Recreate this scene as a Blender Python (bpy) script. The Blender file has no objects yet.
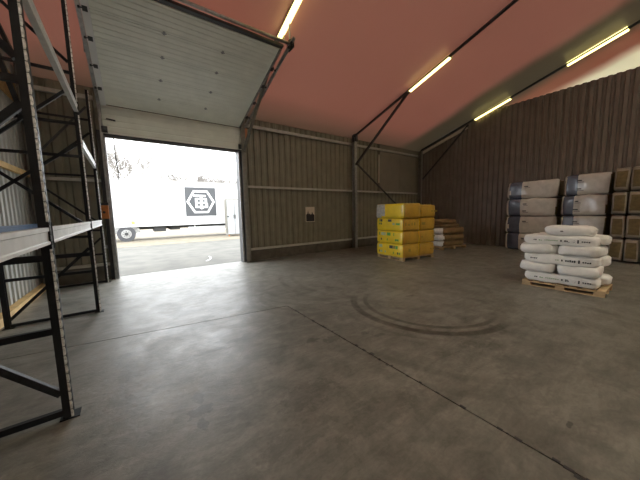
import bpy, bmesh, math, random
from mathutils import Vector, Matrix, noise
S = bpy.context.scene
C = S.collection
random.seed(4)
PI = math.pi

# ---------------------------------------------------------------- camera, sky, exposure
YAW, PITCH, ROLL = math.radians(35.393), math.radians(-6.008), math.radians(-1.2138)
fw = Vector((math.sin(YAW)*math.cos(PITCH), math.cos(YAW)*math.cos(PITCH), math.sin(PITCH)))
rt = Vector((math.cos(YAW), -math.sin(YAW), 0))
up = rt.cross(fw)
r2 = math.cos(ROLL)*rt + math.sin(ROLL)*up
u2 = -math.sin(ROLL)*rt + math.cos(ROLL)*up
cam = bpy.data.cameras.new('camera')
cam.sensor_width = 36; cam.lens = 260.37/640*36; cam.clip_start = .02; cam.clip_end = 400
co = bpy.data.objects.new('camera', cam); C.objects.link(co)
m = Matrix.Identity(4)
for i in range(3):
    m[i][0], m[i][1], m[i][2] = r2[i], u2[i], -fw[i]
m[2][3] = 1.6
co.matrix_world = m
S.camera = co

SKY = 2.9
w = bpy.data.worlds.new('overcast'); S.world = w; w.use_nodes = True
nt = w.node_tree; bg = nt.nodes['Background']
bg.inputs[0].default_value = (.93, .97, 1, 1); bg.inputs[1].default_value = SKY
S.view_settings.view_transform = 'Standard'; S.view_settings.look = 'None'
S.view_settings.exposure = 1.45; S.view_settings.gamma = 1; S.view_settings.use_curve_mapping = False

def portal(loc, sx, sz, rot=(-PI/2, 0, 0)):
    l = bpy.data.lights.new('sky_portal', 'AREA'); l.shape = 'RECTANGLE'; l.size = sx; l.size_y = sz
    l.cycles.is_portal = True
    o = bpy.data.objects.new('sky_portal', l); C.objects.link(o)
    o.location = loc; o.rotation_euler = rot      # door: aims its -Z towards -Y
portal((1.22, 8.72, 1.8), 3.4, 3.7)
portal((5.4, -4.0, 9.1), 14.3, 2.2, (0, 0, 0))            # portal for the added, unseen ridge rooflight behind the camera

# ---------------------------------------------------------------- materials
MATS = {}
def mat(name, col, rough=.6, var=.12, scale=6, metal=0, bump=0, bscale=40, spec=None, emit=None, col2=None, coat=0, stretch=None, trans=0):
    if name in MATS: return MATS[name]
    mt = bpy.data.materials.new(name); mt.use_nodes = True
    n = mt.node_tree.nodes; l = mt.node_tree.links; b = n['Principled BSDF']
    b.inputs['Roughness'].default_value = rough; b.inputs['Metallic'].default_value = metal
    if spec is not None: b.inputs['Specular IOR Level'].default_value = spec
    if coat: b.inputs['Coat Weight'].default_value = coat; b.inputs['Coat Roughness'].default_value = .15
    if trans: b.inputs['Transmission Weight'].default_value = trans
    tc = n.new('ShaderNodeTexCoord'); mp = n.new('ShaderNodeMapping'); l.new(tc.outputs['Object'], mp.inputs[0])
    if stretch: mp.inputs['Scale'].default_value = stretch
    nz = n.new('ShaderNodeTexNoise'); nz.inputs['Scale'].default_value = scale; nz.inputs['Detail'].default_value = 6
    l.new(mp.outputs[0], nz.inputs['Vector'])
    cr = n.new('ShaderNodeValToRGB'); cr.color_ramp.elements[0].position = .3; cr.color_ramp.elements[1].position = .7
    a = [max(0, c*(1-var)) for c in col]; z = [min(1, c*(1+var)) for c in (col2 or col)]
    cr.color_ramp.elements[0].color = (*a, 1); cr.color_ramp.elements[1].color = (*z, 1)
    l.new(nz.outputs['Fac'], cr.inputs[0]); l.new(cr.outputs[0], b.inputs['Base Color'])
    if bump:
        nb = n.new('ShaderNodeTexNoise'); nb.inputs['Scale'].default_value = bscale; nb.inputs['Detail'].default_value = 5
        l.new(mp.outputs[0], nb.inputs['Vector'])
        bp = n.new('ShaderNodeBump'); bp.inputs['Strength'].default_value = bump; bp.inputs['Distance'].default_value = .02
        l.new(nb.outputs['Fac'], bp.inputs['Height']); l.new(bp.outputs[0], b.inputs['Normal'])
    if emit:
        b.inputs['Emission Color'].default_value = (*emit[:3], 1); b.inputs['Emission Strength'].default_value = emit[3]
    MATS[name] = mt
    return mt

clad_m  = mat('olive_cladding', (.20, .185, .13), .42, .12, 3)
cladr_m = mat('brown_cladding', (.17, .14, .115), .42, .12, 3)
cladl_m = mat('pale_cladding', (.42, .43, .40), .5, .08, 3)
flat_m  = mat('flat_sheet', (.21, .185, .14), .6, .1, 2)
plain_m = mat('plain_wall', (.16, .13, .10), .7, .1, 1)
edge_m  = mat('pale_glint_edge', (.72, .72, .70), .3, .35, 40, metal=.3)  # pale colour carries the glint along the slotted post edges
galv_m  = mat('galvanised_steel', (.36, .36, .35), .38, .2, 14, metal=.7)
rail_m  = mat('pale_rail_paint', (.46, .45, .40), .45, .12, 9)
galvd_m = mat('dull_steel', (.19, .18, .155), .5, .2, 9, metal=.2)
dark_m  = mat('dark_painted_steel', (.035, .035, .037), .5, .25, 8)
rack_m  = mat('black_rack_paint', (.010, .011, .013), .5, .3, 12, spec=.25)
beam_m  = mat('pale_grey_beam_paint', (.62, .63, .62), .42, .12, 7)
blue_m  = mat('blue_beam_paint', (.06, .10, .17), .45, .15, 7)
door_m  = mat('door_grey_paint', (.86, .87, .79), .40, .05, 3)
trailer_m = mat('trailer_panel_white', (.60, .60, .59), .4, .03, 2)
white_m = mat('truck_white', (.80, .80, .79), .35, .03, 2)
logo_m  = mat('logo_grey', (.055, .058, .062), .6, .05, 2)
tyre_m  = mat('tyre_rubber', (.05, .05, .055), .8, .2, 10)
under_m = mat('chassis_grey', (.04, .04, .04), .7, .2, 6)
wood_m  = mat('pallet_wood', (.50, .36, .20), .75, .25, 9, stretch=(1, 1, 4), bump=.2)
woodr_m = mat('rail_wood', (.62, .42, .18), .7, .2, 5, bump=.15)
bag_m   = mat('white_bag_plastic', (.88, .87, .84), .38, .06, 9, bump=.7, bscale=11)
print_m = mat('dark_print', (.05, .05, .06), .6, .1)
gprint_m= mat('green_print', (.10, .33, .06), .5, .1)
oprint_m= mat('pale_green_print', (.42, .52, .36), .5, .1)
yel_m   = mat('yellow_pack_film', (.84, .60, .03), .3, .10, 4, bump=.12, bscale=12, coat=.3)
yelb_m  = mat('shaded_amber_side', (.52, .32, .04), .35, .15, 4, bump=.12, bscale=12, coat=.3)  # amber pack fronts, darkened in colour for the shade on that side
wrapg_m = mat('grey_pack_film', (.45, .45, .42), .4, .25, 14)
wool_m  = mat('brown_glass_wool', (.13, .092, .038), .9, .2, 12, bump=.4)
rim_m   = mat('smoky_film_rim', (.27, .225, .18), .3, .2, 6, bump=.25, bscale=10, coat=.3)
film_m  = mat('clear_white_film', (.58, .55, .52), .25, .10, 6, bump=.25, bscale=10, coat=.4)
navy_m  = mat('navy_film_band', (.09, .105, .16), .25, .12, 6, bump=.2, bscale=10, coat=.4)
board_m = mat('brown_board', (.22, .14, .06), .6, .2, 7, bump=.2)
silver_m= mat('crinkled_silver_film', (.90, .90, .88), .2, .08, 10, bump=.8, bscale=16, metal=.1)
orange_m= mat('orange_plastic', (.50, .17, .04), .5, .1)
tube_m  = mat('tube_glow', (1, .95, .7), .4, 0, emit=(1, .84, .30, 1.5))
fix_m   = mat('fixture_enamel', (.65, .62, .45), .4, .05)
asph_m  = mat('yard_asphalt', (.078, .075, .066), .9, .15, 1.5, bump=.15, bscale=30, col2=(.095, .09, .078))
grav_m  = mat('sandy_gravel', (.16, .135, .095), .95, .25, 2, bump=.4, bscale=50)
bark_m  = mat('pale_bare_twigs', (.22, .205, .19), .9, .1, 5)
cable_m = mat('cord_grey', (.12, .12, .12), .7, .1)
plinth_m= mat('plinth_concrete', (.10, .09, .07), .85, .25, 5, bump=.2)
paper_m = mat('poster_paper', (.62, .55, .44), .6, .08, 9)
posterd_m = mat('poster_dark_ink', (.02, .015, .022), .6, .2, 9)
slit_m  = mat('pale_slit_and_rail', (.55, .50, .40), .6, .05)
osb_m   = mat('osb_board', (.45, .30, .12), .8, .3, 20)

def roof_material():
    mt = bpy.data.materials.new('roof_membrane'); mt.use_nodes = True
    n = mt.node_tree.nodes; l = mt.node_tree.links; b = n['Principled BSDF']
    tc = n.new('ShaderNodeTexCoord'); sp = n.new('ShaderNodeSeparateXYZ'); l.new(tc.outputs['Object'], sp.inputs[0])
    nz = n.new('ShaderNodeTexNoise'); nz.inputs['Scale'].default_value = .5; l.new(tc.outputs['Object'], nz.inputs['Vector'])
    ad = n.new('ShaderNodeMath'); ad.operation = 'MULTIPLY_ADD'; l.new(nz.outputs['Fac'], ad.inputs[0]); ad.inputs[1].default_value = .5; l.new(sp.outputs['X'], ad.inputs[2])
    mr = n.new('ShaderNodeMapRange'); mr.inputs['From Min'].default_value = 0; mr.inputs['From Max'].default_value = 20; l.new(ad.outputs[0], mr.inputs[0])
    cr = n.new('ShaderNodeValToRGB'); e = cr.color_ramp.elements
    red, grey, pink, cream = (.54, .335, .28, 1), (.27, .235, .18, 1), (.55, .32, .24, 1), (.90, .86, .72, 1)
    e[0].position = 11.3/20; e[0].color = red
    e[1].position = 11.9/20; e[1].color = grey
    for p_, c_ in ((13.2/20, grey), (14.0/20, pink), (14.6/20, pink), (15.6/20, cream)):
        q = e.new(p_); q.color = c_
    l.new(mr.outputs[0], cr.inputs[0])
    my = n.new('ShaderNodeMapRange'); my.inputs['From Min'].default_value = 7.5; my.inputs['From Max'].default_value = 8.5; my.inputs['To Max'].default_value = .6; l.new(sp.outputs['Y'], my.inputs[0])
    mg = n.new('ShaderNodeMix'); mg.data_type = 'RGBA'; l.new(my.outputs[0], mg.inputs[0]); l.new(cr.outputs[0], mg.inputs[6]); mg.inputs[7].default_value = grey
    l.new(mg.outputs[2], b.inputs['Base Color'])
    b.inputs['Roughness'].default_value = .38
    b.inputs['Specular IOR Level'].default_value = .7
    tl = n.new('ShaderNodeBsdfTranslucent'); mx = n.new('ShaderNodeMixShader'); mx.inputs[0].default_value = .25
    l.new(mg.outputs[2], tl.inputs[0]); l.new(b.outputs[0], mx.inputs[1]); l.new(tl.outputs[0], mx.inputs[2])
    l.new(mx.outputs[0], n['Material Output'].inputs[0])
    nb = n.new('ShaderNodeTexNoise'); nb.inputs['Scale'].default_value = .8; l.new(tc.outputs['Object'], nb.inputs['Vector'])
    bp = n.new('ShaderNodeBump'); bp.inputs['Strength'].default_value = .25; bp.inputs['Distance'].default_value = .1
    l.new(nb.outputs['Fac'], bp.inputs['Height']); l.new(bp.outputs[0], b.inputs['Normal'])
    return mt
roof_m = roof_material()
fill_sheet_m = bpy.data.materials.new('fill_rooflight_sheet'); fill_sheet_m.use_nodes = True  # invented rooflight sheet, lets in extra daylight to fill the dark interior
_n = fill_sheet_m.node_tree; _t = _n.nodes.new('ShaderNodeBsdfTranslucent'); _t.inputs[0].default_value = (.92, .87, .76, 1)
_n.links.new(_t.outputs[0], _n.nodes['Material Output'].inputs[0])

def floor_material():
    mt = bpy.data.materials.new('worn_concrete'); mt.use_nodes = True
    n = mt.node_tree.nodes; l = mt.node_tree.links; b = n['Principled BSDF']
    tc = n.new('ShaderNodeTexCoord')
    def noise_(sc, det=8, dist=0, stretch=None, rough=.6):
        v = tc.outputs['Object']
        if stretch:
            mp = n.new('ShaderNodeMapping'); mp.inputs['Scale'].default_value = stretch; mp.inputs['Rotation'].default_value = (0, 0, .3); l.new(v, mp.inputs[0]); v = mp.outputs[0]
        q = n.new('ShaderNodeTexNoise'); q.inputs['Scale'].default_value = sc; q.inputs['Detail'].default_value = det; q.inputs['Roughness'].default_value = rough
        q.inputs['Distortion'].default_value = dist; l.new(v, q.inputs['Vector']); return q.outputs['Fac']
    def ramp(src, p0, c0, p1, c1):
        r = n.new('ShaderNodeValToRGB'); r.color_ramp.elements[0].position = p0; r.color_ramp.elements[1].position = p1
        r.color_ramp.elements[0].color = (c0,)*3+(1,) if not isinstance(c0, tuple) else (*c0, 1)
        r.color_ramp.elements[1].color = (c1,)*3+(1,) if not isinstance(c1, tuple) else (*c1, 1)
        l.new(src, r.inputs[0]); return r.outputs[0]
    def mix(a, b_, fac=1, mode='MULTIPLY'):
        x = n.new('ShaderNodeMix'); x.data_type = 'RGBA'; x.blend_type = mode
        if isinstance(fac, float) or isinstance(fac, int): x.inputs[0].default_value = fac
        else: l.new(fac, x.inputs[0])
        l.new(a, x.inputs[6]); l.new(b_, x.inputs[7]); return x.outputs[2]
    def math_(op, a, b_=None, c_=None):
        x = n.new('ShaderNodeMath'); x.operation = op
        for i, v in enumerate((a, b_, c_)):
            if v is None: continue
            if isinstance(v, (int, float)): x.inputs[i].default_value = v
            else: l.new(v, x.inputs[i])
        return x.outputs[0]
    base = ramp(noise_(.55, 5, .4), .3, (.160, .153, .130), .72, (.240, .232, .200))
    c = mix(base, ramp(noise_(3.2, 10, .8), .30, .66, .60, 1.1))
    c = mix(c, ramp(noise_(1.6, 8, 1.2, (1, 5, 1)), .38, .84, .6, 1.05))
    c = mix(c, ramp(noise_(40, 4), .3, .9, .7, 1.06))
    sp = n.new('ShaderNodeSeparateXYZ'); l.new(tc.outputs['Object'], sp.inputs[0])
    # curved tyre marks left by a turning forklift: rings of rubber about one centre
    def ring(cx, cy, r, wd, a0, a1, dark, sx=1.0, sy=1.0):
        dx = math_('DIVIDE', math_('SUBTRACT', sp.outputs['X'], cx), sx); dy = math_('DIVIDE', math_('SUBTRACT', sp.outputs['Y'], cy), sy)
        rr = math_('SQRT', math_('ADD', math_('MULTIPLY', dx, dx), math_('MULTIPLY', dy, dy)))
        g = math_('SUBTRACT', 1.0, math_('DIVIDE', math_('ABSOLUTE', math_('SUBTRACT', rr, r)), wd)); g = math_('MAXIMUM', g, 0.0)
        g = math_('MINIMUM', math_('MULTIPLY', g, 2.2), 1.0)
        an = math_('ARCTAN2', dy, dx)
        mid, half = (a0+a1)/2, (a1-a0)/2
        k = math_('ABSOLUTE', math_('SUBTRACT', math_('ARCTAN2', math_('SINE', math_('SUBTRACT', an, mid)), math_('COSINE', math_('SUBTRACT', an, mid))), 0.0))
        wn = math_('MINIMUM', math_('MAXIMUM', math_('MULTIPLY', math_('SUBTRACT', half, k), 2.5), 0.0), 1.0)
        return math_('MULTIPLY', math_('MULTIPLY', g, wn), dark)
    RINGS = [(4.04, 2.58, 1.22, .075, 2.05, 4.95, .95), (4.08, 2.57, 1.05, .05, 2.0, 4.95, .8), (4.0, 2.6, 1.40, .04, 2.6, 4.2, .3), (4.1, 2.6, .86, .03, 2.2, 4.0, .2),
             (2.7, 4.3, .9, .05, 1.4, 4.4, .35), (2.7, 4.3, 1.1, .06, 1.7, 4.6, .3), (3.4, 4.9, 1.3, .06, 2.3, 4.9, .3), (3.4, 4.9, 1.55, .05, 2.4, 4.9, .25),
             (5.3, 4.6, 2.4, .07, 2.3, 4.3, .3), (5.3, 4.6, 2.7, .07, 2.4, 4.4, .3), (3.9, 2.2, 1.8, .06, 2.9, 4.6, .25), (3.9, 2.2, 2.05, .05, 2.9, 4.4, .2), (1.0, 6.0, 1.1, .06, 3.4, 6.0, .2), (1.0, 6.0, 1.3, .06, 3.4, 6.0, .2)]
    tot = None
    for q in RINGS:
        v = ring(*q); tot = v if tot is None else math_('MAXIMUM', tot, v)
    c = mix(c, ramp(noise_(9, 8, 1.5, (1, 2, 1)), .40, .88, .58, 1.03))
    wear = ramp(noise_(7, 6), .3, .55, .6, 1.0)
    dk = n.new('ShaderNodeRGB'); dk.outputs[0].default_value = (.055, .048, .04, 1)
    tw = n.new('ShaderNodeMath'); tw.operation = 'MULTIPLY'; l.new(tot, tw.inputs[0]); l.new(wear, tw.inputs[1])
    c = mix(c, dk.outputs[0], tw.outputs[0], 'MIX')
    # oil stains
    def blot(cx, cy, rx, ry, dark):
        nzv = noise_(15, 5); w_ = math_('MULTIPLY', math_('SUBTRACT', nzv, .5), 4.5)
        dx = math_('DIVIDE', math_('SUBTRACT', sp.outputs['X'], cx), rx); dy = math_('DIVIDE', math_('SUBTRACT', sp.outputs['Y'], cy), ry)
        rr = math_('ADD', math_('ADD', math_('MULTIPLY', dx, dx), math_('MULTIPLY', dy, dy)), w_)
        return math_('MULTIPLY', math_('MINIMUM', math_('MAXIMUM', math_('MULTIPLY', math_('SUBTRACT', 1.0, rr), 2.5), 0.0), 1.0), dark)
    tot = None
    for q in STAINS:
        v = blot(*q); tot = v if tot is None else math_('MAXIMUM', tot, v)
    dk2 = n.new('ShaderNodeRGB'); dk2.outputs[0].default_value = (.045, .042, .038, 1)
    c = mix(c, dk2.outputs[0], tot, 'MIX')
    l.new(c, b.inputs['Base Color'])
    rg = ramp(noise_(2.2, 7, .8), .3, .36, .7, .52)
    l.new(rg, b.inputs['Roughness']); b.inputs['Specular IOR Level'].default_value = .5
    bp = n.new('ShaderNodeBump'); bp.inputs['Strength'].default_value = .32; bp.inputs['Distance'].default_value = .012
    l.new(noise_(9, 12, 1.0, (1, 2.2, 1), .68), bp.inputs['Height']); l.new(bp.outputs[0], b.inputs['Normal'])
    return mt
STAINS = [(.34, 2.38, .05, .10, .6), (.32, 2.20, .11, .07, .6), (.31, 2.04, .04, .08, .55), (.20, 2.22, .10, .05, .3), (.62, 3.15, .2, .05, .45), (.95, 3.22, .14, .06, .5), (1.1, 3.29, .10, .04, .4),
          (2.38, 2.36, .07, .05, .5), (2.49, 2.2, .08, .05, .5), (1.72, 2.62, .09, .07, .5), (1.92, 2.5, .12, .09, .45), (2.2, 3.1, .3, .12, .3), (2.6, 2.9, .25, .10, .3), (4.13, 2.92, .10, .05, .6), (2.6, 4.3, .3, .08, .3),
          (2.51, .39, .05, .02, .7), (1.15, 1.82, .3, .16, .3), (.85, 1.5, .35, .12, .25), (-.2, 3.2, .05, .22, .3), (-.2, 3.65, .12, .06, .3), (1.5, 1.3, .5, .12, .25), (3.4, 1.4, .5, .12, .25), (3.1, .9, .3, .15, .2)]
floor_m = floor_material()

# ---------------------------------------------------------------- helpers
class MB:
    def __init__(s): s.v = []; s.f = []; s.mi = []; s.mats = []
    def _m(s, m):
        if m is None: return 0
        if m not in s.mats: s.mats.append(m)
        return s.mats.index(m)
    def add(s, vs, fs, m=None):
        o = len(s.v); k = s._m(m); s.v += [tuple(v) for v in vs]
        for f in fs: s.f.append([i+o for i in f]); s.mi.append(k)
        return s
    def box(s, a, b, m=None):
        x0, y0, z0 = (min(a[i], b[i]) for i in range(3)); x1, y1, z1 = (max(a[i], b[i]) for i in range(3))
        return s.add([(x0,y0,z0),(x1,y0,z0),(x1,y1,z0),(x0,y1,z0),(x0,y0,z1),(x1,y0,z1),(x1,y1,z1),(x0,y1,z1)],
              [(0,3,2,1),(4,5,6,7),(0,1,5,4),(1,2,6,5),(2,3,7,6),(3,0,4,7)], m)
    def bar(s, p, q, wd, h, m=None, upv=(0,0,1)):
        p = Vector(p); q = Vector(q); d = (q-p).normalized(); u = Vector(upv)
        if abs(d.dot(u)) > .98: u = Vector((0,1,0))
        r = d.cross(u).normalized()*wd/2; u = r.normalized().cross(d).normalized()*h/2
        vs = [p-r-u, p+r-u, p+r+u, p-r+u, q-r-u, q+r-u, q+r+u, q-r+u]
        return s.add(vs, [(0,1,2,3),(7,6,5,4),(0,4,5,1),(1,5,6,2),(2,6,7,3),(3,7,4,0)], m)
    def tube(s, p, q, r, n=8, m=None, r2=None):
        p = Vector(p); q = Vector(q); d = (q-p).normalized(); u = Vector((0,0,1))
        if abs(d.dot(u)) > .95: u = Vector((1,0,0))
        a = d.cross(u).normalized(); b = d.cross(a); r2 = r if r2 is None else r2
        vs = [p+(a*math.cos(t)+b*math.sin(t))*r for t in [2*PI*i/n for i in range(n)]] + [q+(a*math.cos(t)+b*math.sin(t))*r2 for t in [2*PI*i/n for i in range(n)]]
        return s.add(vs, [(i, i+n, (i+1)%n+n, (i+1)%n) for i in range(n)] + [list(range(n)), list(range(2*n-1, n-1, -1))], m)
    def prism(s, poly, axis, a, b, m=None):      # poly in the two other axes, extruded along axis from a to b
        n = len(poly)
        def P(t, u, v): return {'x': (t,u,v), 'y': (u,t,v), 'z': (u,v,t)}[axis]
        vs = [P(a, *q) for q in poly] + [P(b, *q) for q in poly]
        return s.add(vs, [(i, (i+1)%n, (i+1)%n+n, i+n) for i in range(n)] + [list(range(n-1, -1, -1)), list(range(n, 2*n))], m)
    def mesh(s, name, m=None, smooth=False):
        me = bpy.data.meshes.new(name); me.from_pydata(s.v, [], s.f)
        for q in (s.mats if s.mats else [m]): me.materials.append(q)
        if s.mats: me.polygons.foreach_set('material_index', s.mi)
        bm = bmesh.new(); bm.from_mesh(me); bmesh.ops.recalc_face_normals(bm, faces=bm.faces); bm.to_mesh(me); bm.free()
        if smooth: me.polygons.foreach_set('use_smooth', [True]*len(me.polygons))
        me.update(); return me
    def build(s, name, m=None, parent=None, smooth=False, bevel=0):
        o = bpy.data.objects.new(name, s.mesh(name, m, smooth)); C.objects.link(o)
        if parent: o.parent = parent
        if bevel:
            b = o.modifiers.new('bevel', 'BEVEL'); b.width = bevel; b.segments = 2; b.limit_method = 'ANGLE'
        return o
def put(name, me, parent=None, loc=(0,0,0), rz=0, rx=0):
    o = bpy.data.objects.new(name, me); C.objects.link(o); o.parent = parent; o.location = loc; o.rotation_euler = (rx, 0, rz); return o
def tag(o, label=None, cat=None, group=None, kind=None):
    for k, v in (('label', label), ('category', cat), ('group', group), ('kind', kind)):
        if v: o[k] = v
    return o
def empty(name, loc=(0,0,0), rz=0, **k):
    o = bpy.data.objects.new(name, None); C.objects.link(o); o.location = loc; o.rotation_euler = (0,0,rz); o.empty_display_size = .2
    return tag(o, **k)
def copy_tree(o, parent=None):
    c = o.copy(); C.objects.link(c); c.parent = parent
    for ch in list(o.children): copy_tree(ch, c)
    return c

# ---------------------------------------------------------------- building dimensions (metres)
XL, XC, XB, XA = -1.83, 3.02, 7.88, 12.74        # left gable, door frame, middle frame, partition
YW = 8.62                                         # inner face of the cladding on the door wall
TANA = math.tan(math.radians(17.62)); CA, SA = math.cos(math.radians(17.62)), math.sin(math.radians(17.62))
YR = -4.0; YF = -16.0                             # ridge, far side wall behind the camera
def roofz(y):                                     # underside of the rafters
    return 4.74 + TANA*((8.52-y) if y > YR else (8.52-YR-(YR-y)))
XE = 24.0

# ---------------------------------------------------------------- ground outside and floor slabs
g = MB(); g.box((-60, 8.72, -.30), (80, 17.2, -.02))
tag(g.build('ground', asph_m), 'grey asphalt yard outside the open door', 'ground', kind='structure')
g = MB(); g.box((-60, 17.2, -.30), (80, 120, -.015))
tag(g.build('gravel_strip', grav_m), 'sandy gravel strip under and behind the trailer', 'ground', kind='structure')
g = MB()
for k in range(18):
    a = -1.0+k*.06; g.bar((1.6+.7*math.cos(a), 10.7+1.1*math.sin(a), -.018), (1.6+.7*math.cos(a+.06), 10.7+1.1*math.sin(a+.06), -.018), .05, .008)
tag(g.build('painted_line', beam_m), 'curved white paint mark on the asphalt outside the door', 'marking')

fl = empty('floor', kind='structure')
J = lambda x: 4.155 - .1535*(x-.5)                # the long saw joint left of the kink
gp = .007
def slab(poly):
    MB().prism(poly, 'z', -.2, 0).build('floor_slab', floor_m, fl)
slab([(-2.0, YF), (2.055-gp, YF), (2.055-gp, J(2.055)-gp), (-2.0, J(-2.0)-gp)])
slab([(-2.0, J(-2)+gp), (2.055-gp, J(2.055)+gp), (2.055-gp, 8.72), (-2.0, 8.72)])
slab([(2.055+gp, YF), (12.9, YF), (12.9, 3.92), (2.055+gp, 3.92)])
slab([(2.055-gp, 3.92), (12.9, 3.92), (12.9, 8.72), (2.055-gp, 8.72)])
slab([(12.9, YF), (XE, YF), (XE, 8.72), (12.9, 8.72)])
MB().box((-2, YF, -.3), (XE, 8.72, -.2)).build('sub_base', plinth_m, fl)
# crumbled joint edge along the crack
g = MB()
for k in range(46):
    t = random.random(); y = 3.8-3.9*t; x = 2.055+random.gauss(0, .012); r = random.uniform(.004, .013)
    g.box((x-r, y-r*2, -.002), (x+r, y+r*2, .0025))
g.build('crumbled_edge', dark_m, fl)['kind'] = 'stuff'

# ---------------------------------------------------------------- walls
def sheet(axis, u0, u1, z0, zt, base, m, parent, outward, pitch=.25, depth=.035):
    """trapezoid-profiled cladding sheet. axis 'x': runs along x at y=base; axis 'y': runs along y at x=base. outward: sign of the back side"""
    prof = []; n = max(1, round((u1-u0)/pitch)); p = (u1-u0)/n
    for k in range(n):
        a = u0+k*p
        prof += [(a, 0), (a+.44*p, 0), (a+.56*p, depth), (a+.88*p, depth)]
    prof.append((u1, 0))
    vs = []
    for (u, d) in prof:
        for dd in (d, depth+.03):
            t = zt(u) if callable(zt) else zt
            for z in (z0, t):
                q = base+outward*dd
                vs.append((u, q, z) if axis == 'x' else (q, u, z))
    fs = []
    for k in range(len(prof)-1):
        a = 4*k; b = a+4
        fs += [(a, b, b+1, a+1), (a+2, a+3, b+3, b+2), (a, a+2, b+2, b), (a+1, b+1, b+3, a+3)]
    fs += [(0, 1, 3, 2), tuple(4*(len(prof)-1)+i for i in (0, 2, 3, 1))]
    return MB().add(vs, fs).build('cladding_sheet', m, parent)

wb = empty('wall_back', kind='structure')
DX0, DX1, DZ = -.42, 2.87, 3.60                   # door opening
def run(axis, a, b, z0, zt, base, m, parent, outw, width=1.0, **k):
    n = max(1, round((b-a)/width)); s_ = (b-a)/n
    for i in range(n): sheet(axis, a+i*s_+.003, a+(i+1)*s_-.003, z0, zt, base, m, parent, outw, **k)
run('x', XL-.1, DX0-.16, .36, 4.74, YW, clad_m, wb, 1)
run('x', DX1+.16, XB+1.7, .36, 4.74, YW, clad_m, wb, 1)
run('x', XB+1.7, XA+.05, .36, 2.48, YW, clad_m, wb, 1)
sheet('x', DX0-.157, DX1+.157, DZ+.12, 4.74, YW, clad_m, wb, 1)
f = MB()
MB().box((XB+1.78, YW-.012, 2.55), (XB+3.3, YW+.06, 4.74)).build('flat_panel', flat_m, wb)
MB().box((XB+3.306, YW-.012, 2.55), (XA+.05, YW+.06, 4.74)).build('flat_panel', flat_m, wb)
MB().box((XB+1.7, YW-.03, 2.95), (XB+1.76, YW+.03, 4.25)).build('light_gap_trim', slit_m, wb)  # pale trim standing in for a slit of light in the wall
# backing so that no light leaks between the sheets
MB().box((XL-.1, YW+.066, 0), (DX0-.16, YW+.1, 4.8)).build('outer_skin', plain_m, wb)
MB().box((DX1+.16, YW+.066, 0), (XA+.1, YW+.1, 4.8)).build('outer_skin', plain_m, wb)
MB().box((DX0-.16, YW+.066, DZ+.1), (DX1+.16, YW+.1, 4.8)).build('outer_skin', plain_m, wb)
for a, b in ((XL-.1, DX0-.16), (DX1+.16, XA)):
    MB().box((a, YW-.06, 0), (b, YW+.06, .36)).build('plinth', plinth_m, wb)
    for z, h in ((.40, .07), (2.51, .07), (4.47, .09)):
        MB().box((a, YW-.10, z-h/2), (b, YW-.03, z+h/2)).build('wall_rail', rail_m, wb)
# the neighbouring hall: same wall, with an unseen opening added to light its roof
MB().box((XA+.1, YW, 0), (14.5, YW+.1, 4.8)).build('outer_skin', plain_m, wb)
MB().box((19.5, YW, 0), (XE, YW+.1, 4.8)).build('outer_skin', plain_m, wb)
MB().box((14.5, YW, 4.2), (19.5, YW+.1, 4.8)).build('outer_skin', plain_m, wb)

def column(x, h, m_=galvd_m, y=8.42, parent=wb, name='steel_column'):
    g = MB()
    g.box((x-.07, y-.09, 0), (x+.07, y-.078, h)); g.box((x-.07, y+.078, 0), (x+.07, y+.09, h)); g.box((x-.006, y-.078, 0), (x+.006, y+.078, h))
    g.box((x-.12, y-.13, 0), (x+.12, y+.13, .015))
    return g.build(name, m_, parent)
for x in (XL+.12, XC, XB, XA-.10): column(x, 4.72, galv_m if x == XB else galvd_m)
# wind brace on the wall, right of the middle column
MB().bar((XB+.05, 8.42, 3.72), (XB+3.6, 8.46, 1.45), .05, .05).build('wind_brace', dark_m, wb)
MB().bar((XL+.2, 8.40, 3.0), (DX0-.3, 8.44, 4.2), .04, .04).build('wind_brace', dark_m, wb)

wl = empty('wall_left', kind='structure')
run('y', 3.6, YW+.05, 0, lambda y: roofz(y)+.1, XL, cladl_m, wl, -1, pitch=.2)
MB().prism([(YF, 0), (3.6, 0), (3.6, roofz(3.6)+.1), (YR, roofz(YR)+.1), (YF, roofz(YF)+.1)], 'x', XL-.08, XL).build('plain_cladding', cladl_m, wl)
MB().box((XL-.12, YF, 0), (XL-.066, YW+.1, 4.7)).build('outer_skin', plain_m, wl)
MB().box((XL+.003, 2, 2.50), (XL+.07, 8.5, 2.60)).build('wall_rail', woodr_m, wl)
MB().box((XL+.003, 5.0, .0), (XL+.12, 8.5, .13)).build('kick_plank', woodr_m, wl)
MB().box((XL+.003, 7.5, 4.0), (XL+.03, 8.35, 4.55)).build('wall_board', osb_m, wl)

wr = empty('wall_right', kind='structure')
run('y', -1.0, YW+.05, 0.0, lambda y: min(5.78, roofz(y)+.02), XA+.02, cladr_m, wr, 1, pitch=.2, depth=.06)
MB().box((XA+.02, YF, 0), (XA+.1, -1.0, 5.78)).build('plain_cladding', cladr_m, wr)
MB().box((XA+.091, -1.0, 0), (XA+.11, 4.5, 5.775)).build('outer_skin', plain_m, wr)
MB().prism([(4.5, 0), (YW+.1, 0), (YW+.1, roofz(YW)-.02), (5.24, 5.77), (4.5, 5.77)], 'x', XA+.091, XA+.11).build('outer_skin', plain_m, wr)
MB().bar((XA-.03, 8.35, 4.62), (XA-.03, 6.1, 4.62+TANA*2.25), .07, .13).build('top_rail', slit_m, wr)
MB().bar((XA-.05, 8.3, 3.25), (XA-.05, 6.05, 5.42), .06, .06).build('knee_brace', dark_m, wr)

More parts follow.
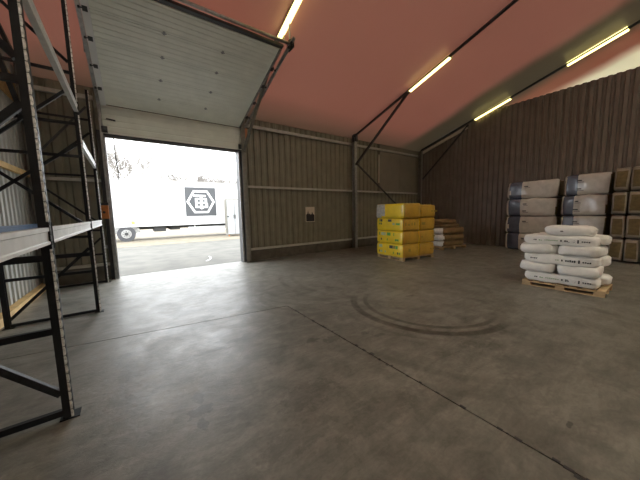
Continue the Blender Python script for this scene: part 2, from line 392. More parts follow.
wf = MB().box((XL-.1, YF-.1, 0), (XE, YF, 4.9)).build('wall_front', plain_m); tag(wf, kind='structure')
wfar = MB().prism([(YF, 0), (YW+.1, 0), (YW+.1, roofz(YW)+.1), (YR, roofz(YR)+.1), (YF, roofz(YF)+.1)], 'x', XE, XE+.1).build('wall_far', plain_m); tag(wfar, kind='structure')

# ---------------------------------------------------------------- roof: membrane, rafters, braces
ce = empty('ceiling', kind='structure')
RO = .17
for a, b in ((XL-.12, XC), (XC, XB), (XB, XA), (XA, 17.6), (17.6, XE+.1)):
    RL = 1.0 if a < XA-1 else 0                    # half width of the rooflight gap added at the ridge
    MB().prism([(YW+.12, roofz(YW+.12)+RO-.1), (YR+RL, roofz(YR+RL)+RO), (YR+RL, roofz(YR+RL)+RO+.06), (YW+.12, roofz(YW+.12)+RO-.04)], 'x', a, b).build('roof_membrane', roof_m, ce)
    MB().prism([(YF, roofz(YF)+RO), (YR-RL, roofz(YR-RL)+RO), (YR-RL, roofz(YR-RL)+RO+.06), (YF, roofz(YF)+RO+.06)], 'x', a, b).build('roof_membrane', roof_m, ce)
for x in (XL+.12, XC, XB, XA-.03, 17.6):
    g = MB(); g.bar((x, 8.45, roofz(8.45)), (x, YR, roofz(YR)), .06, .065); g.bar((x, YR, roofz(YR)), (x, YF, roofz(YF)), .06, .065)
    g.build('rafter', dark_m, ce)
for a, b in ((XL-.12, XC), (XC, XB), (XB, XA)):  # rooflight added out of view to brighten the room
    MB().prism([(YR+1.0, roofz(YR+1.0)+RO+.065), (YR, roofz(YR)+RO+.065), (YR-1.0, roofz(YR-1.0)+RO+.065), (YR-1.0, roofz(YR-1.0)+RO+.07), (YR, roofz(YR)+RO+.07), (YR+1.0, roofz(YR+1.0)+RO+.07)], 'x', a, b).build('added_rooflight_sheet', fill_sheet_m, ce)
for x in (XL+.12, XC, XB):
    MB().bar((x, 8.33, 3.60), (x, 5.75, roofz(5.75)-.03), .07, .07).build('knee_brace', dark_m if x != XC else galvd_m, ce)
    MB().box((x-.06, 8.28, 4.55), (x+.06, 8.5, 4.85)).build('eave_bracket', dark_m, ce)

def light(x, y0, y1, label):
    """twin-tube batten fitting clamped above the rafter"""
    c = Vector((x+.01, (y0+y1)/2, roofz((y0+y1)/2)+.03))
    t = empty('ceiling_light', c, label=label, cat='ceiling light', group='tube lights on the rafters')
    L = abs(y1-y0)/CA/2; d = Vector((0, -CA, SA)); nn = Vector((0, SA, CA))
    o = Vector((.062, 0, 0))
    MB().bar(o-d*L-nn*.01, o+d*L-nn*.01, .035, .05, upv=nn).build('batten', fix_m, t)
    for (ox, oz, r) in ((-.028, -.072, .025), (.034, -.072, .025), (.13, .07, .028)):
        o = Vector((ox, 0, 0))+nn*oz
        MB().tube(o-d*L*.98, o+d*L*.98, r, 10).build('fluorescent_tube', tube_m, t, smooth=True)
    for e_ in (-1, 1):
        o = Vector((.062, 0, 0))-nn*.01
        MB().bar(o+d*L*e_-d*.015, o+d*L*e_+d*.015, .15, .07, upv=nn).build('end_cap', fix_m, t)
    return t
light(XC, 5.72, 4.2, 'yellowish tube light on the rafter above the raised door')
light(XB, 5.74, 4.36, 'tube light on the middle rafter above the yellow pack stack')
light(XA-.03, 5.82, 4.46, 'tube light just above the top edge of the brown partition, the lower one')
light(XA-.03, 2.83, 1.44, 'tube light on the rightmost rafter, the higher one near the photo corner')

# ---------------------------------------------------------------- sectional door
dr = empty('door_1', kind='structure')
SX0, SX1 = DX0-.02, DX1+.12
def section(y0, z0, y1, z1, mname='door_section'):
    p = Vector((0, y0, z0)); q = Vector((0, y1, z1)); d = (q-p); L = d.length; d.normalize(); nn = Vector((0, -d.z, d.y))
    if nn.z > 0 and abs(d.z) < .9: nn = -nn
    if abs(d.z) > .9: nn = Vector((0, -1, 0))
    # ribbed inner face
    prof = [(0.004, 0)]; k = 5
    for i in range(k):
        a = L*(i+.5)/k
        prof += [(a-.014, 0), (a-.006, -.007), (a+.006, -.007), (a+.014, 0)]
    prof.append((L-.004, 0)); prof += [(L-.004, -.04), (.004, -.04)]
    pts = [p+d*a+nn*b for a, b in prof]
    return MB().prism([(v.y, v.z) for v in pts], 'x', SX0, SX1).build(mname, door_m, dr), d, nn
YS = [8.42, 7.87, 7.25, 6.62, 6.06, 5.54]
zl = lambda y: 4.33 + TANA*(8.42-y)
secs = []
for i in range(5): secs.append(section(YS[i], zl(YS[i]), YS[i+1], zl(YS[i+1])))
low, d0, n0 = section(8.44, 3.62, 8.43, 4.32)
MB().box((SX0, 8.405, 3.60), (SX1, 8.47, 3.635)).build('bottom_seal', dark_m, dr)
MB().bar((-.36, 8.40, 3.99), (-.18, 8.40, 3.97), .03, .03).build('pull_handle', dark_m, dr)
dd, nn_ = secs[0][1], Vector((0, -SA, -CA))
hm = MB(); hm.box((-.02, -.035, -.005), (.02, .035, .004)); hm.box((-.04, -.006, -.012), (.04, .006, -.002)); hme = hm.mesh('hinge', galv_m)
ang = -math.atan(TANA)
for i in range(1, 5):
    for x in (.75, 1.84):
        put('hinge', hme, dr, (x, YS[i], zl(YS[i])-.008), rx=ang)
    for x, s_ in ((SX0+.05, -1), (SX1, 1)):
        g = MB(); g.box((-.035, -.045, -.035), (.035, .045, 0)); g.tube((0, 0, -.025), (s_*.08, 0, -.025), .01, 8); g.tube((s_*.065, 0, -.025), (s_*.09, 0, -.025), .024, 10)
        put('roller', g.mesh('roller', dark_m), dr, (x, YS[i], zl(YS[i])-.005), rx=ang)
# edge stiles
for x, w_, m_ in ((SX0+.055, .11, white_m), (SX1-.03, .05, galv_m)):
    MB().bar((x, 8.42, zl(8.42)-.012), (x, 5.54, zl(5.54)-.012), w_, .03).build('edge_stile', m_, dr)
MB().bar((SX0, 5.49, zl(5.49)+.02), (SX1, 5.49, zl(5.49)+.02), .10, .05).build('gap_shade_strip', dark_m, dr)  # dark strip put in for the shaded gap between leaf and shaft
# tracks
for x, s_ in ((SX0-.035, -1), (SX1+.10, 1)):
    g = MB()
    g.box((x-.03, 8.40, 0), (x+.03, 8.41, 4.2)); g.box((x-.03, 8.40, 0), (x-.022, 8.46, 4.2)); g.box((x+.022, 8.40, 0), (x+.03, 8.46, 4.2))
    g.build('vertical_track', galv_m, dr)
    g = MB(); P = [(8.41, 4.2), (8.36, 4.30), (8.27, 4.37), (5.15, zl(5.15)-.03)]
    for i in range(3):
        g.bar((x, *P[i]), (x, *P[i+1]), .06, .012); g.bar((x+s_*.03, P[i][0], P[i][1]), (x+s_*.03, P[i+1][0], P[i+1][1]), .008, .05)
    g.build('sloping_track', galv_m, dr)
    # hangers to the roof
    for y in (5.4, 7.0): MB().bar((x+s_*.04, y, zl(y)), (x+s_*.04, y, roofz(y)+.12), .035, .008).build('track_hanger', galv_m, dr)
# jambs, head
for x0, x1 in ((DX0-.16, DX0), (DX1, DX1+.16)):
    MB().box((x0, 8.47, 0), (x1, 8.72, DZ+.12)).build('door_jamb', dark_m, dr)
    g = MB(); g.box((x0+(.115 if x0 < 0 else 0), 8.452, 0), (x1-(0 if x0 < 0 else .115), 8.469, DZ)); g.build('brush_seal', galv_m, dr)
MB().box((DX0-.16, 8.50, DZ), (DX1+.16, 8.72, DZ+.12)).build('door_head', dark_m, dr)
MB().box((DX0, 8.49, DZ-.035), (DX1, 8.499+.03, DZ)).build('head_trim', galv_m, dr)
# spring shaft
ys = 5.33; zs = zl(5.33)-.02
MB().tube((SX0-.1, ys, zs), (SX1+.16, ys, zs), .032, 12).build('shaft', galv_m, dr, smooth=True)
for x in (SX0-.1, SX1+.10):
    g = MB(); g.tube((x-.02, ys, zs), (x+.02, ys, zs), .09, 14); g.build('cable_drum', dark_m, dr)
    MB().box((x+.05, ys-.07, zs-.08), (x+.065, ys+.15, zs+.14)).build('bearing_plate', dark_m, dr)
# lower-edge bracket clutter of the raised leaf
for x in (SX0+.03, SX1-.05):
    MB().box((x-.06, 8.36, 3.66), (x+.06, 8.405, 3.80)).build('bottom_bracket', dark_m, dr)
MB().box((SX1+.10, 8.33, 4.02), (SX1+.17, 8.39, 4.32)).build('cable_guard', mat('rust_orange', (.45, .17, .07), .6), dr)
g = MB(); P = [(-.26, 3.58), (-.25, 3.1), (-.22, 2.7), (-.24, 2.35)]
for i in range(3): g.tube((P[i][0], 8.45, P[i][1]), (P[i+1][0], 8.45, P[i+1][1]), .012, 6)
tag(g.build('pull_cord', cable_m), 'thin grey pull cord hanging in the doorway by its left jamb', 'cord')
t = empty('control_box', (-.58, 8.36, 1.56), label='small orange control box on the left door jamb', cat='control box')
MB().box((-.08, 0, 0), (.09, .1, .33)).build('housing', orange_m, t, bevel=.008)
MB().box((-.09, -.01, .335), (.10, .1, .40)).build('cover_cap', dark_m, t, bevel=.006)
MB().tube((0, -.008, .16), (0, 0, .16), .03, 12).build('button', dark_m, t)
o = MB().box((-.66, 8.37, .82), (-.58, 8.4, .90)).build('socket', galv_m, dr)

# ---------------------------------------------------------------- poster
t = empty('poster', (5.63, 8.55, 1.25), label='small poster with pale top and black lower half on the ribbed wall', cat='poster')
MB().box((-.21, -.006, 0), (.21, .002, .58)).build('paper', paper_m, t)
g = MB(); g.prism([(-.19, .02), (.19, .02), (.19, .27), (.12, .30), (.09, .40), (.06, .30), (.02, .27), (-.02, .33), (-.07, .29), (-.10, .45), (-.135, .31), (-.19, .28)], 'y', -.0095, -.0065)
g.build('printed_picture', posterd_m, t)

# ---------------------------------------------------------------- pallet rack (left)
rk = empty('pallet_rack', (-.55, 2.8, 0), rz=math.radians(1.1), label='black and grey steel pallet rack on the left, beams empty', cat='rack')
D_ = 1.02
def frame(y, h, hs, ds, foot=True, thick=1.0):
    fr = bpy.data.objects.new('upright_frame', None); C.objects.link(fr); fr.parent = rk; fr.location = (0, y, 0)
    for x in (0, -D_):
        g = MB(); s_ = 1 if x == 0 else -1; W = .072*(1.1 if thick > 1 else 1); dp = .058
        # open rear-flanged upright: web with flanges, folded lips and punched slots
        x0 = x-dp/2; x1 = x+dp/2; fx = x1 if s_ > 0 else x0; fx2 = fx-s_*.006
        if True:
            # face with slots: built as strips
            g.box((min(fx, fx2), -W/2, 0), (max(fx, fx2), -W*.22, h)); g.box((min(fx, fx2), W*.22, 0), (max(fx, fx2), W/2, h)); g.box((min(fx, fx2), -W*.06, 0), (max(fx, fx2), W*.06, h))
            k = 0
            while k*.075 < h: g.box((min(fx, fx2), -W*.22, k*.075), (max(fx, fx2), W*.22, min(h, k*.075+.045))); k += 1
        g.box((x0, -W/2, 0), (x1, -W/2+.005, h)); g.box((x0, W/2-.005, 0), (x1, W/2, h))
        g.build('post', rack_m, fr)
        # outer row of slots, its sparkle put into the pale colour
        MB().box((x-.05, -.055, 0), (x+.07, .055, .008)).build('foot_plate', rack_m, fr)
        if x == 0:
            g = MB(); k = 0
            while k*.075 < h:
                z = k*.075
                g.add([(x1+.0005, -W/2-.001, z), (x1+.0045, -W/2+.004, z+.02), (x1+.0045, -W/2+.004, z+.05), (x1+.0005, -W/2-.001, z+.07), (x1-.012, -W/2-.001, z), (x1-.008, -W/2-.003, z+.02), (x1-.008, -W/2-.003, z+.05), (x1-.012, -W/2-.001, z+.07)],
                      [(0,1,5,4),(1,2,6,5),(2,3,7,6),(0,4,7,3),(0,3,2,1),(4,5,6,7)])
                k += 1
            g.build('slotted_edge', edge_m, fr)['kind'] = 'stuff'
    tk = .042*thick
    for z in hs: MB().bar((-.03, 0, z), (-D_+.03, 0, z), tk*.75, tk).build('strut', rack_m, fr)
    for a, b in ds: MB().bar((-.03, 0, a), (-D_+.03, 0, b), tk*.75, tk).build('diagonal', rack_m, fr)
    return fr
frame(0, 6.1, (.045, .725, 1.30, 2.575, 3.85, 5.1), ((.20, 1.25), (2.42, 1.32), (2.72, 3.8), (5.0, 3.95)), thick=1.15)
frame(2.9, 5.25, (.03, .71, 1.01, 1.29, 2.57, 3.07, 3.83, 5.0), ((1.10, .12), (1.47, 2.36), (2.76, 1.95), (3.62, 2.66), (3.98, 4.92)))
frame(5.4, 4.5, (.03, .71, 1.29, 2.57, 3.84), ((1.10, .12), (1.47, 2.36), (3.55, 2.62)))
def beam(y0, y1, z, x, m_, h=.115):
    s_ = 1 if x > -.5 else -1
    pr = [(x-.02, z-h/2), (x+.03, z-h/2), (x+.03, z-h/2+.018), (x+.022, z-h/2+.024), (x+.022, z+h/2-.034), (x+.03, z+h/2-.028), (x+.03, z+h/2), (x-.02, z+h/2)]
    b = MB().prism(pr, 'y', y0+.049, y1-.049).build('beam', m_, rk)
    for ya in (y0+.0435, y1-.049): MB().box((x-.02, ya, z-.10), (x+.034, ya+.0055, z+.10)).build('end_connector', rack_m if m_ is beam_m else m_, b)
    return b
for a, b in ((-2.7, 0), (0, 2.9), (2.9, 5.4)):
    beam(a, b, 1.47, .0, beam_m, .125)
    beam(a, b, 1.44, -D_+.0, blue_m, .11)
beam(-2.7, 0, 3.30, .0, beam_m); beam(0, 2.9, 3.30, .0, beam_m); beam(2.9, 5.4, 2.80, .0, beam_m)
frame(-2.7, 6.1, (.045, .725, 1.30, 2.575, 3.85), ((.20, 1.25),), thick=1.15)

# ---------------------------------------------------------------- packs, bags, pallets
def soft_box(sx, sy, sz, seed, p=5.0, nx=8, ny=8, nz=4, amp=.012, freq=3.0):
    """rounded, slightly crumpled block standing on z=0"""
    bm = bmesh.new(); vmap = {}
    def V(i, j, k):
        key = (i, j, k)
        if key not in vmap:
            a = Vector([(1 if t_ > 0 else -1)*(1-(1-abs(t_))**1.7) for t_ in (2*i/nx-1, 2*j/ny-1, 2*k/nz-1)]); mx = max(abs(a.x), abs(a.y), abs(a.z))
            r = (abs(a.x)**p+abs(a.y)**p+abs(a.z)**p)**(1/p); a = a*(mx/r)
            q = Vector((a.x*sx/2, a.y*sy/2, (a.z+1)*sz/2))
            d = noise.noise_vector(q*freq+Vector((seed*7.3, seed*3.1, seed)))*amp*2
            w_ = noise.noise_vector(q*freq*4+Vector((seed*2.3, 5, seed)))*amp*.7
            q = q+d+w_; q.z = max(0.0, q.z)
            vmap[key] = bm.verts.new(q)
        return vmap[key]
    for i in range(nx):
        for j in range(ny):
            for k in (0, nz): bm.faces.new([V(i,j,k), V(i+1,j,k), V(i+1,j+1,k), V(i,j+1,k)])
    for i in range(nx):
        for k in range(nz):
            for j in (0, ny): bm.faces.new([V(i,j,k), V(i+1,j,k), V(i+1,j,k+1), V(i,j,k+1)])
    for j in range(ny):
        for k in range(nz):
            for i in (0, nx): bm.faces.new([V(i,j,k), V(i,j+1,k), V(i,j+1,k+1), V(i,j,k+1)])
    bmesh.ops.recalc_face_normals(bm, faces=bm.faces)
    return bm
def soft_mesh(name, mats, picker=None, **k):
    bm = soft_box(**k); me = bpy.data.meshes.new(name)
    for q in mats: me.materials.append(q)
    for f_ in bm.faces:
        f_.smooth = True
        if picker: f_.material_index = picker(f_.calc_center_median(), f_.normal)
    bm.to_mesh(me); bm.free(); return me

def pallet(loc, lx, ly, rz, label):
    """lx across, ly along the boards' runners; three runners of blocks"""
    t = empty('pallet', loc, rz, label=label, cat='pallet', group=None)
    bme = MB().box((-lx/2, -.05, 0), (lx/2, .05, .018)).mesh('deck_board', wood_m)
    for k in range(7): put('deck_board', bme, t, (0, -ly/2+.05+k*(ly-.1)/6, .091))
    rme = MB().box((-.05, -ly/2, 0), (.05, ly/2, .018)).mesh('stringer_board', wood_m)
    for x in (-lx/2+.05, 0, lx/2-.05):
        put('stringer_board', rme, t, (x, 0, .073)); put('bottom_board', rme, t, (x, 0, 0))
    blk = MB().box((-.05, -.07, 0), (.05, .07, .055)).mesh('block', wood_m)
    for x in (-lx/2+.05, 0, lx/2-.05):
        for y in (-ly/2+.07, 0, ly/2-.07): put('block', blk, t, (x, y, .018))
    return t

# --- white bags
PX, PY = 7.02, 1.33
pallet((PX, PY, 0), .8, 1.2, 0, 'low wooden pallet under the white bags')
def bag_print(parent, side_len, h, seed, x):
    rnd = random.Random(seed); g = MB(); y = side_len*.40
    segs = [(.12, print_m, .028), (.08, gprint_m, .03), (.22, oprint_m, .022), (.05, print_m, .04), (.16, print_m, .044), (.045, print_m, .065), (.14, print_m, .028)]
    for ln, mm, hh in segs:
        k = max(1, int(ln/.03)); 
        for i in range(k): g.box((x-.0015, y-.022, h-hh/2*(.6+.4*rnd.random())), (x+.004, y, h+hh/2*(.6+.4*rnd.random())), mm); y -= .03
        y -= .028
    o = g.build('printed_lettering', None, parent); o['kind'] = 'stuff'; return o
bagA = [soft_mesh('bag_body', [bag_m], sx=.40, sy=1.10, sz=.20, seed=s_, p=6, nx=6, ny=18, nz=6, amp=.016, freq=4) for s_ in range(4)]
bagB = [soft_mesh('bag_body', [bag_m], sx=.84, sy=.60, sz=.21, seed=10+s_, p=5, nx=10, ny=8, nz=5, amp=.018, freq=4) for s_ in range(4)]
bagT = soft_mesh('bag_body', [bag_m], sx=.52, sy=.72, sz=.20, seed=31, p=4, nx=8, ny=10, nz=5, amp=.014, freq=4)
z = .111; n = 0
names = ['bottom', 'second', 'third', 'fourth', 'fifth']
for L_ in range(5):
    if L_ % 2 == 0:
        for c_ in (0, 1):
            sh = (.0, .02, .05)[L_//2]
            t = empty('bag', (PX-.20+c_*.41, PY+sh+(.03 if c_ == 0 else -.045), z), rz=random.uniform(-.015, .015),
                      label='long white printed bag on the %s layer of the pallet, %s' % (names[L_], 'side facing the camera' if c_ == 0 else 'behind the front bag'), cat='bag', group='white bags on the low pallet')
            put('bag_body', bagA[(L_+c_) % 4], t)
            if c_ == 0: bag_print(t, 1.08, .10, L_, -.203)
        z += .183
    else:
        for c_ in (0, 1):
            t = empty('bag', (PX-.02, PY+.335-c_*.60+.05, z), rz=random.uniform(-.03, .03),
                      label='white bag end-on in the %s layer of the stack, %s' % (names[L_], 'left of the gap' if c_ == 0 else 'right of the gap'), cat='bag', group='white bags on the low pallet')
            put('bag_body', bagB[(L_+c_) % 4], t)
        z += .194
t = empty('bag', (PX-.12, PY-.04, z), rz=.03, label='single white bag lying on top of the bag stack', cat='bag', group='white bags on the low pallet')
put('bag_body', bagT, t)
MB().box((-.263, -.02, .09), (-.256, .10, .11)).build('printed_lettering', print_m, t)

# --- yellow insulation packs
YX, YY, YRZ = 7.62, 5.62, math.radians(-7)
pallet((YX, YY, 0), 1.44, 1.2, YRZ, 'wooden pallet under the yellow packs')
def ypack(w_, d_, h_, seed, grey=False):
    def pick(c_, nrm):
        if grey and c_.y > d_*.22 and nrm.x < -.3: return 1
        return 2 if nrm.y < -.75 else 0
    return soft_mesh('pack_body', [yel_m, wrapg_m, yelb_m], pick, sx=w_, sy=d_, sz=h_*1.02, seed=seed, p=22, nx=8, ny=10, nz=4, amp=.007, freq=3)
def marks(parent, d_, x, h, seed, rows):
    rnd = random.Random(seed); g = MB(); 
    for z_, hh in rows:
        y = d_*.40
        while y > -d_*.42:
            ln = rnd.choice((.03, .05, .10, .16)); mm = rnd.choice((gprint_m, gprint_m, print_m, oprint_m))
            if rnd.random() < .72: g.box((x-.003, y-ln, z_), (x+.004, y, z_+hh), mm)
            y -= ln+rnd.choice((.03, .06, .12))
    if g.v: g.build('printed_label', None, parent)['kind'] = 'stuff'
def marksf(parent, w_, y, h, seed):
    rnd = random.Random(seed); g = MB(); x = -w_*.38
    while x < w_*.4:
        ln = rnd.choice((.05, .09, .16)); 
        if rnd.random() < .6: g.box((x, y-.003, h*.45), (x+ln, y+.004, h*.45+rnd.choice((.05, .09))), mat('olive_print', (.28, .23, .04), .5))
        x += ln+.07
    if g.v: g.build('printed_label', None, parent)['kind'] = 'stuff'
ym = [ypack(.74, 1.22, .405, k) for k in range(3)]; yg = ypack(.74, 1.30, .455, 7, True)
M4 = Matrix.Rotation(YRZ, 3, 'Z')
z = .111
for L_ in range(4):
    for c_ in (0, 1):
        off = M4 @ Vector((-.375+c_*.752-(.03 if L_ == 3 else 0), -.0 - (.04 if L_ == 3 else 0), 0))
        t = empty('insulation_pack', (YX+off.x, YY+off.y, z), YRZ+random.uniform(-.012, .012),
                  label='yellow insulation pack, %s layer of the yellow stack, %s side%s' % (['bottom', 'second', 'third', 'top'][L_], ['left', 'right'][c_], ' with grey film corner' if L_ == 3 and c_ == 0 else ''),
                  cat='insulation pack', group='yellow packs on the pallet')
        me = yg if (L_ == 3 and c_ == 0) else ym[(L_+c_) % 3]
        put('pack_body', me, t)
        if c_ == 0 and L_ < 3: marks(t, 1.2, -.373, 0, L_, ((.26, .10), (.09, .07)) if L_ != 2 else ((.30, .08), (.20, .06)))
        marksf(t, .74, (-.612 if L_ < 3 else -.635 if c_ == 0 else -.612), .40, L_*2+c_)
    z += .420

# --- wrapped boards pallet behind
BX, BY, BRZ = 10.75, 6.0, math.radians(-8)
pallet((BX, BY, 0), 1.5, 1.1, BRZ, 'dark pallet under the silver and brown stack')
M5 = Matrix.Rotation(BRZ, 3, 'Z')
def bpick(c_, nrm): return 1 if nrm.x < -.4 else 0
z = .111
for k, h_ in enumerate((.24, .26, .26)):
    me = soft_mesh('pack_body', [board_m, silver_m], bpick, sx=1.42, sy=1.05, sz=h_, seed=40+k, p=9, nx=8, ny=8, nz=3, amp=.02, freq=4)
    t = empty('wrapped_pack', (BX, BY, z), BRZ+random.uniform(-.02, .02), label='brown pack with silver film end, %s of the stack behind the yellow packs' % ['bottom', 'middle', 'upper'][k], cat='pack', group='silver ended packs')
    put('pack_body', me, t); z += h_+.004
for k, (dx, w_, s_, rr) in enumerate(((-.05, 1.25, .15, .05), (-.15, 1.0, .16, -.1))):
    me = soft_mesh('pack_body', [board_m, board_m], None, sx=w_, sy=.8, sz=s_, seed=50+k, p=7, nx=8, ny=6, nz=3, amp=.02, freq=4)
    off = M5 @ Vector((dx, 0, 0))
    t = empty('wrapped_pack', (BX+off.x, BY+off.y, z), BRZ+rr, label=['loose brown pack second from the top of the silver ended stack', 'small crooked brown pack on top of the silver ended stack'][k], cat='pack', group='silver ended packs')
    put('pack_body', me, t); z += s_+.004

# --- tall stacks of glass wool roll packs by the partition
def rollpack(ly, sx, sz, seed):
    def pick(c_, nrm):
        if abs(nrm.y) > .75: return 2
        u = c_.y/ly+.5
        return 1 if .66 < u < .93 else 0
    return soft_mesh('pack_body', [film_m, navy_m, wool_m], pick, sx=sx, sy=ly, sz=sz, seed=seed, p=11, nx=6, ny=16, nz=6, amp=.014, freq=2.5)
def rmarks(t, x, h, side=-1):
    g = MB()
    for z_ in (h*.30, h*.70): g.box((x-.004, .10, z_-.02), (x+.006, .22, z_+.02), print_m); g.box((x-.004, .04, z_-.06), (x+.006, .20, z_-.045), print_m)
    g.build('printed_label', None, t)['kind'] = 'stuff'
def stack(cx, cy, rz, ly, sx, sz, n, label, seed0):
    ms = [rollpack(ly, sx, sz, seed0+k) for k in range(2)]
    z = .01
    for k in range(n):
        t = empty('roll_pack', (cx+random.uniform(-.015, .015), cy+random.uniform(-.02, .02), z), rz+random.uniform(-.015, .015),
                  label=label % ['bottom', 'second up', 'third up', 'top'][k], cat='insulation pack', group='film wrapped roll packs with navy bands')
        put('pack_body', ms[k % 2], t); rmarks(t, -sx/2, sz)
        z += sz+.003
stack(12.30, 3.38, 0, 1.54, .62, .645, 4, 'navy banded roll pack, stack left of the bags, %s', 60)
stack(11.98, 1.885, math.radians(-9), 1.10, .62, .655, 4, 'navy banded roll pack in the stack behind the bags, %s', 70)
EX = 11.22; ew = .30
def ends_mesh(seed):
    def pick(c_, nrm): return 1 if (nrm.x < -.75 and abs(c_.y) < ew*.33 and .11 < c_.z < .55) else 0
    return soft_mesh('pack_body', [rim_m, wool_m], pick, sx=1.15, sy=ew, sz=.665, seed=seed, p=9, nx=4, ny=8, nz=8, amp=.012, freq=3)
em = [ends_mesh(90+k) for k in range(3)]
for c_ in range(4):
    for k in range(4):
        t = empty('roll_pack', (EX+.58+.0*c_, 1.135-c_*(ew+.01), .02+k*.668), random.uniform(-.01, .01)-.0,
            label='brown glass wool pack, end showing, in the %s column, %s' % (['first', 'second', 'third', 'last'][c_], ['bottom', 'second up', 'third up', 'top'][k]),
            cat='insulation pack', group='glass wool packs seen end on')
        put('pack_body', em[(c_+k) % 3], t)

# ---------------------------------------------------------------- trailer outside
TY = 20.93
tr = empty('semi_trailer', (3.0, TY+1.25, -.02), label='long white box trailer with a grey hexagon emblem parked outside', cat='trailer')
X0, X1 = -7.0, 7.5                                # local
MB().box((X0, -1.25, 1.0), (X1, 1.25, 4.02)).build('cargo_box', trailer_m, tr, bevel=.03)
MB().box((X0, -1.27, .94), (X1, -1.2, 1.04)).build('lower_rail', beam_m, tr)
MB().box((X0, -1.265, 3.96), (X1, -1.2, 4.05)).build('roof_rail', galv_m, tr)
MB().box((X0, -.5, .72), (X1, .5, 1.0)).build('chassis', under_m, tr)
g = MB(); g.box((-1.9, -1.0, .55), (-1.2, .9, .95)); g.box((-.9, -.8, .62), (-.3, .8, .95)); g.build('axle_gear', under_m, tr)
def wheel(x, side, r=.5):
    w_ = empty('wheel', (x, side*1.08, r+.0)); w_.parent = tr
    for k in ('label',): pass
    g = MB(); g.tube((0, -.15, 0), (0, .15, 0), r, 28); g.build('tyre', tyre_m, w_, smooth=False)
    g = MB(); g.tube((0, -.165, 0), (0, -.14, 0), r*.56, 24); g.build('rim', galv_m, w_)
    g = MB(); g.tube((0, -.21, 0), (0, -.16, 0), r*.22, 14)
    for k in range(8): g.tube((r*.36*math.cos(k*PI/4), -.175, r*.36*math.sin(k*PI/4)), (r*.36*math.cos(k*PI/4), -.165, r*.36*math.sin(k*PI/4)), .03, 6)
    g.build('hub', under_m, w_)
for x in (-3.45, 4.9, 6.2):
    for s_ in (-1, 1): wheel(x, s_)
g = MB()
for k in range(12):
    a = PI*(.02+.96*k/12); b = PI*(.02+.96*(k+1)/12)
    g.bar((-3.45+.60*math.cos(a), -1.08, .5+.60*math.sin(a)), (-3.45+.60*math.cos(b), -1.08, .5+.60*math.sin(b)), .36, .03, upv=(0,1,0))
g.build('mudguard', galv_m, tr)
g = MB(); g.box((.2, -1.24, .42), (6.8, -1.2, .54)); g.box((.2, -1.24, .66), (6.8, -1.2, .78))
for x in (.6, 2.9, 5.2): g.box((x, -1.2, .40), (x+.06, -1.14, 1.0))
g.build('side_guard', beam_m, tr)
MB().box((-3.15, -1.262, 1.12), (-2.95, -1.252, 1.32)).build('reflector', mat('amber_reflector', (.75, .5, .08), .4), tr)
# emblem
LX0, LX1, LZ0, LZ1 = .10, 2.20, 1.56, 3.64
em_ = MB().box((LX0, -1.258, LZ0), (LX1, -1.2505, LZ1)).build('emblem_panel', logo_m, tr); 
cx, cz = (LX0+LX1)/2, (LZ0+LZ1)/2
g = MB(); R_ = .97
hx = [(cx+R_*math.cos(a), cz+R_*.98*math.sin(a)) for a in [k*PI/3 for k in range(6)]]; hi = [(cx+(R_-.155)*math.cos(a), cz+(R_-.155)*.98*math.sin(a)) for a in [k*PI/3 for k in range(6)]]
for k in range(6):
    j = (k+1) % 6; g.prism([hx[k], hx[j], hi[j], hi[k]], 'y', -1.268, -1.259)
g.build('emblem_hexagon', white_m, em_)
g = MB()
nst = [0]
def st(x0, z0, x1, z1):
    x0, z0, x1, z1 = (.86*v_ for v in (0,) for v_ in (x0, z0, x1, z1)); nst[0] += 1; g.box((cx+x0, -1.262-.0015*nst[0], cz+z0), (cx+x1, -1.2595, cz+z1))
st(-.56, .44, .40, .58)                            # bar of the T
st(-.06, -.52, .11, .43); g.prism([(cx-.16, cz-.43), (cx+.025, cz-.55), (cx+.21, cz-.43)], 'y', -1.268, -1.259)   # its stem and foot
st(-.46, -.52, -.29, .31); st(-.46, .17, .44, .31); st(-.46, -.16, .40, -.02); st(-.46, -.52, .50, -.36)     # the B
st(.32, -.06, .48, .27); st(.36, -.50, .54, -.10)
g.build('emblem_letters', white_m, em_)

cab_m = mat('cabinet_paint', (.33, .34, .35), .5, .05)
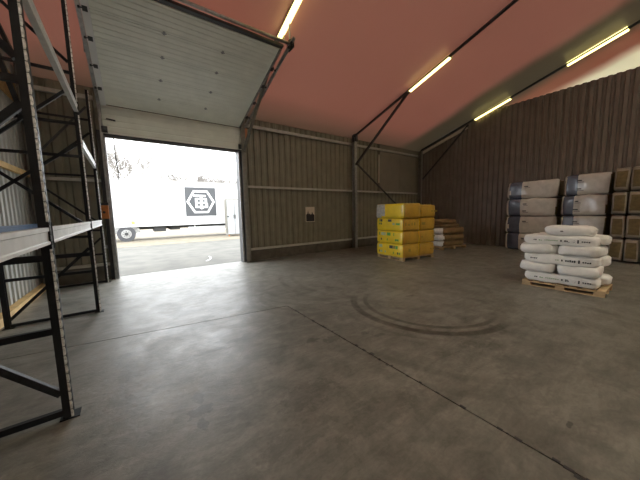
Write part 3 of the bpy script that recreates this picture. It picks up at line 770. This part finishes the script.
# white twin-door cabinet near the trailer's rear
t = empty('metal_cabinet', (6.15, 19.6, -.015), label='pale metal cabinet with two doors standing at the right jamb outside', cat='cabinet')
MB().box((-.55, 0, .12), (.55, .6, 2.75)).build('carcass', galvd_m, t)
for s_ in (0, 1):
    d_ = MB().box((-.53+s_*.55, -.03, .17), (-.02+s_*.55, -.002, 2.68)).build('cabinet_door', cab_m, t)
    MB().box((-.08+s_*.1, -.06, 1.3), (-.04+s_*.1, -.031, 1.6)).build('handle', under_m, d_)
    g = MB(); g.box((-.56+s_*1.08, -.05, 1.42), (-.42+s_*1.0, -.03, 1.50)); g.build('hinge_bar', under_m, d_)
for x in (-.5, .46): MB().box((x, 0, 0), (x+.06, .06, .12)).build('cabinet_foot', orange_m if x < 0 else wood_m, t)

# ---------------------------------------------------------------- bare trees far behind
def tree(x, y, h, spread, seed, label):
    rnd = random.Random(seed); t = empty('bare_tree', (x, y, -.3), label=label, cat='tree', group='bare trees behind the trailer')
    g = MB(); g.tube((0,0,0), (0,0,h*.35), .22, 7, None, .15); g.build('trunk', bark_m, t)
    g = MB()
    def br(p, d, L, r, lv):
        q = p+d*L; g.tube(p, q, max(r, .022), 4, None, max(r*.6, .02))
        if lv == 0: return
        for _ in range(3 if lv > 1 else 4):
            nd = (d+Vector((rnd.uniform(-1, 1), rnd.uniform(-1, 1), rnd.uniform(-.2, .8)))*spread).normalized()
            br(p+d*L*rnd.uniform(.5, 1), nd, L*rnd.uniform(.55, .8), r*.6, lv-1)
    for _ in range(5):
        d = Vector((rnd.uniform(-.6, .6), rnd.uniform(-.6, .6), 1)).normalized(); br(Vector((0,0,h*.32)), d, h*.25, .10, 4)
    g.build('branches', bark_m, t)
for k, (x, y, h) in enumerate(((-4.5, 50, 13.5), (-2.2, 52, 14.5), (.4, 50, 14), (5.8, 58, 11.8), (8.6, 60, 12.0), (11.2, 58, 12.3), (13.6, 60, 12), (16.2, 62, 11.8), (19.0, 62, 12.2), (21.6, 60, 12.4), (24.5, 62, 12))):
    tree(x, y, h, .6, 100+k, 'bare tree above the trailer roof, %s from the left jamb' % ['first', 'second', 'third', 'fourth', 'fifth', 'sixth', 'seventh', 'eighth', 'ninth', 'tenth', 'eleventh'][k])
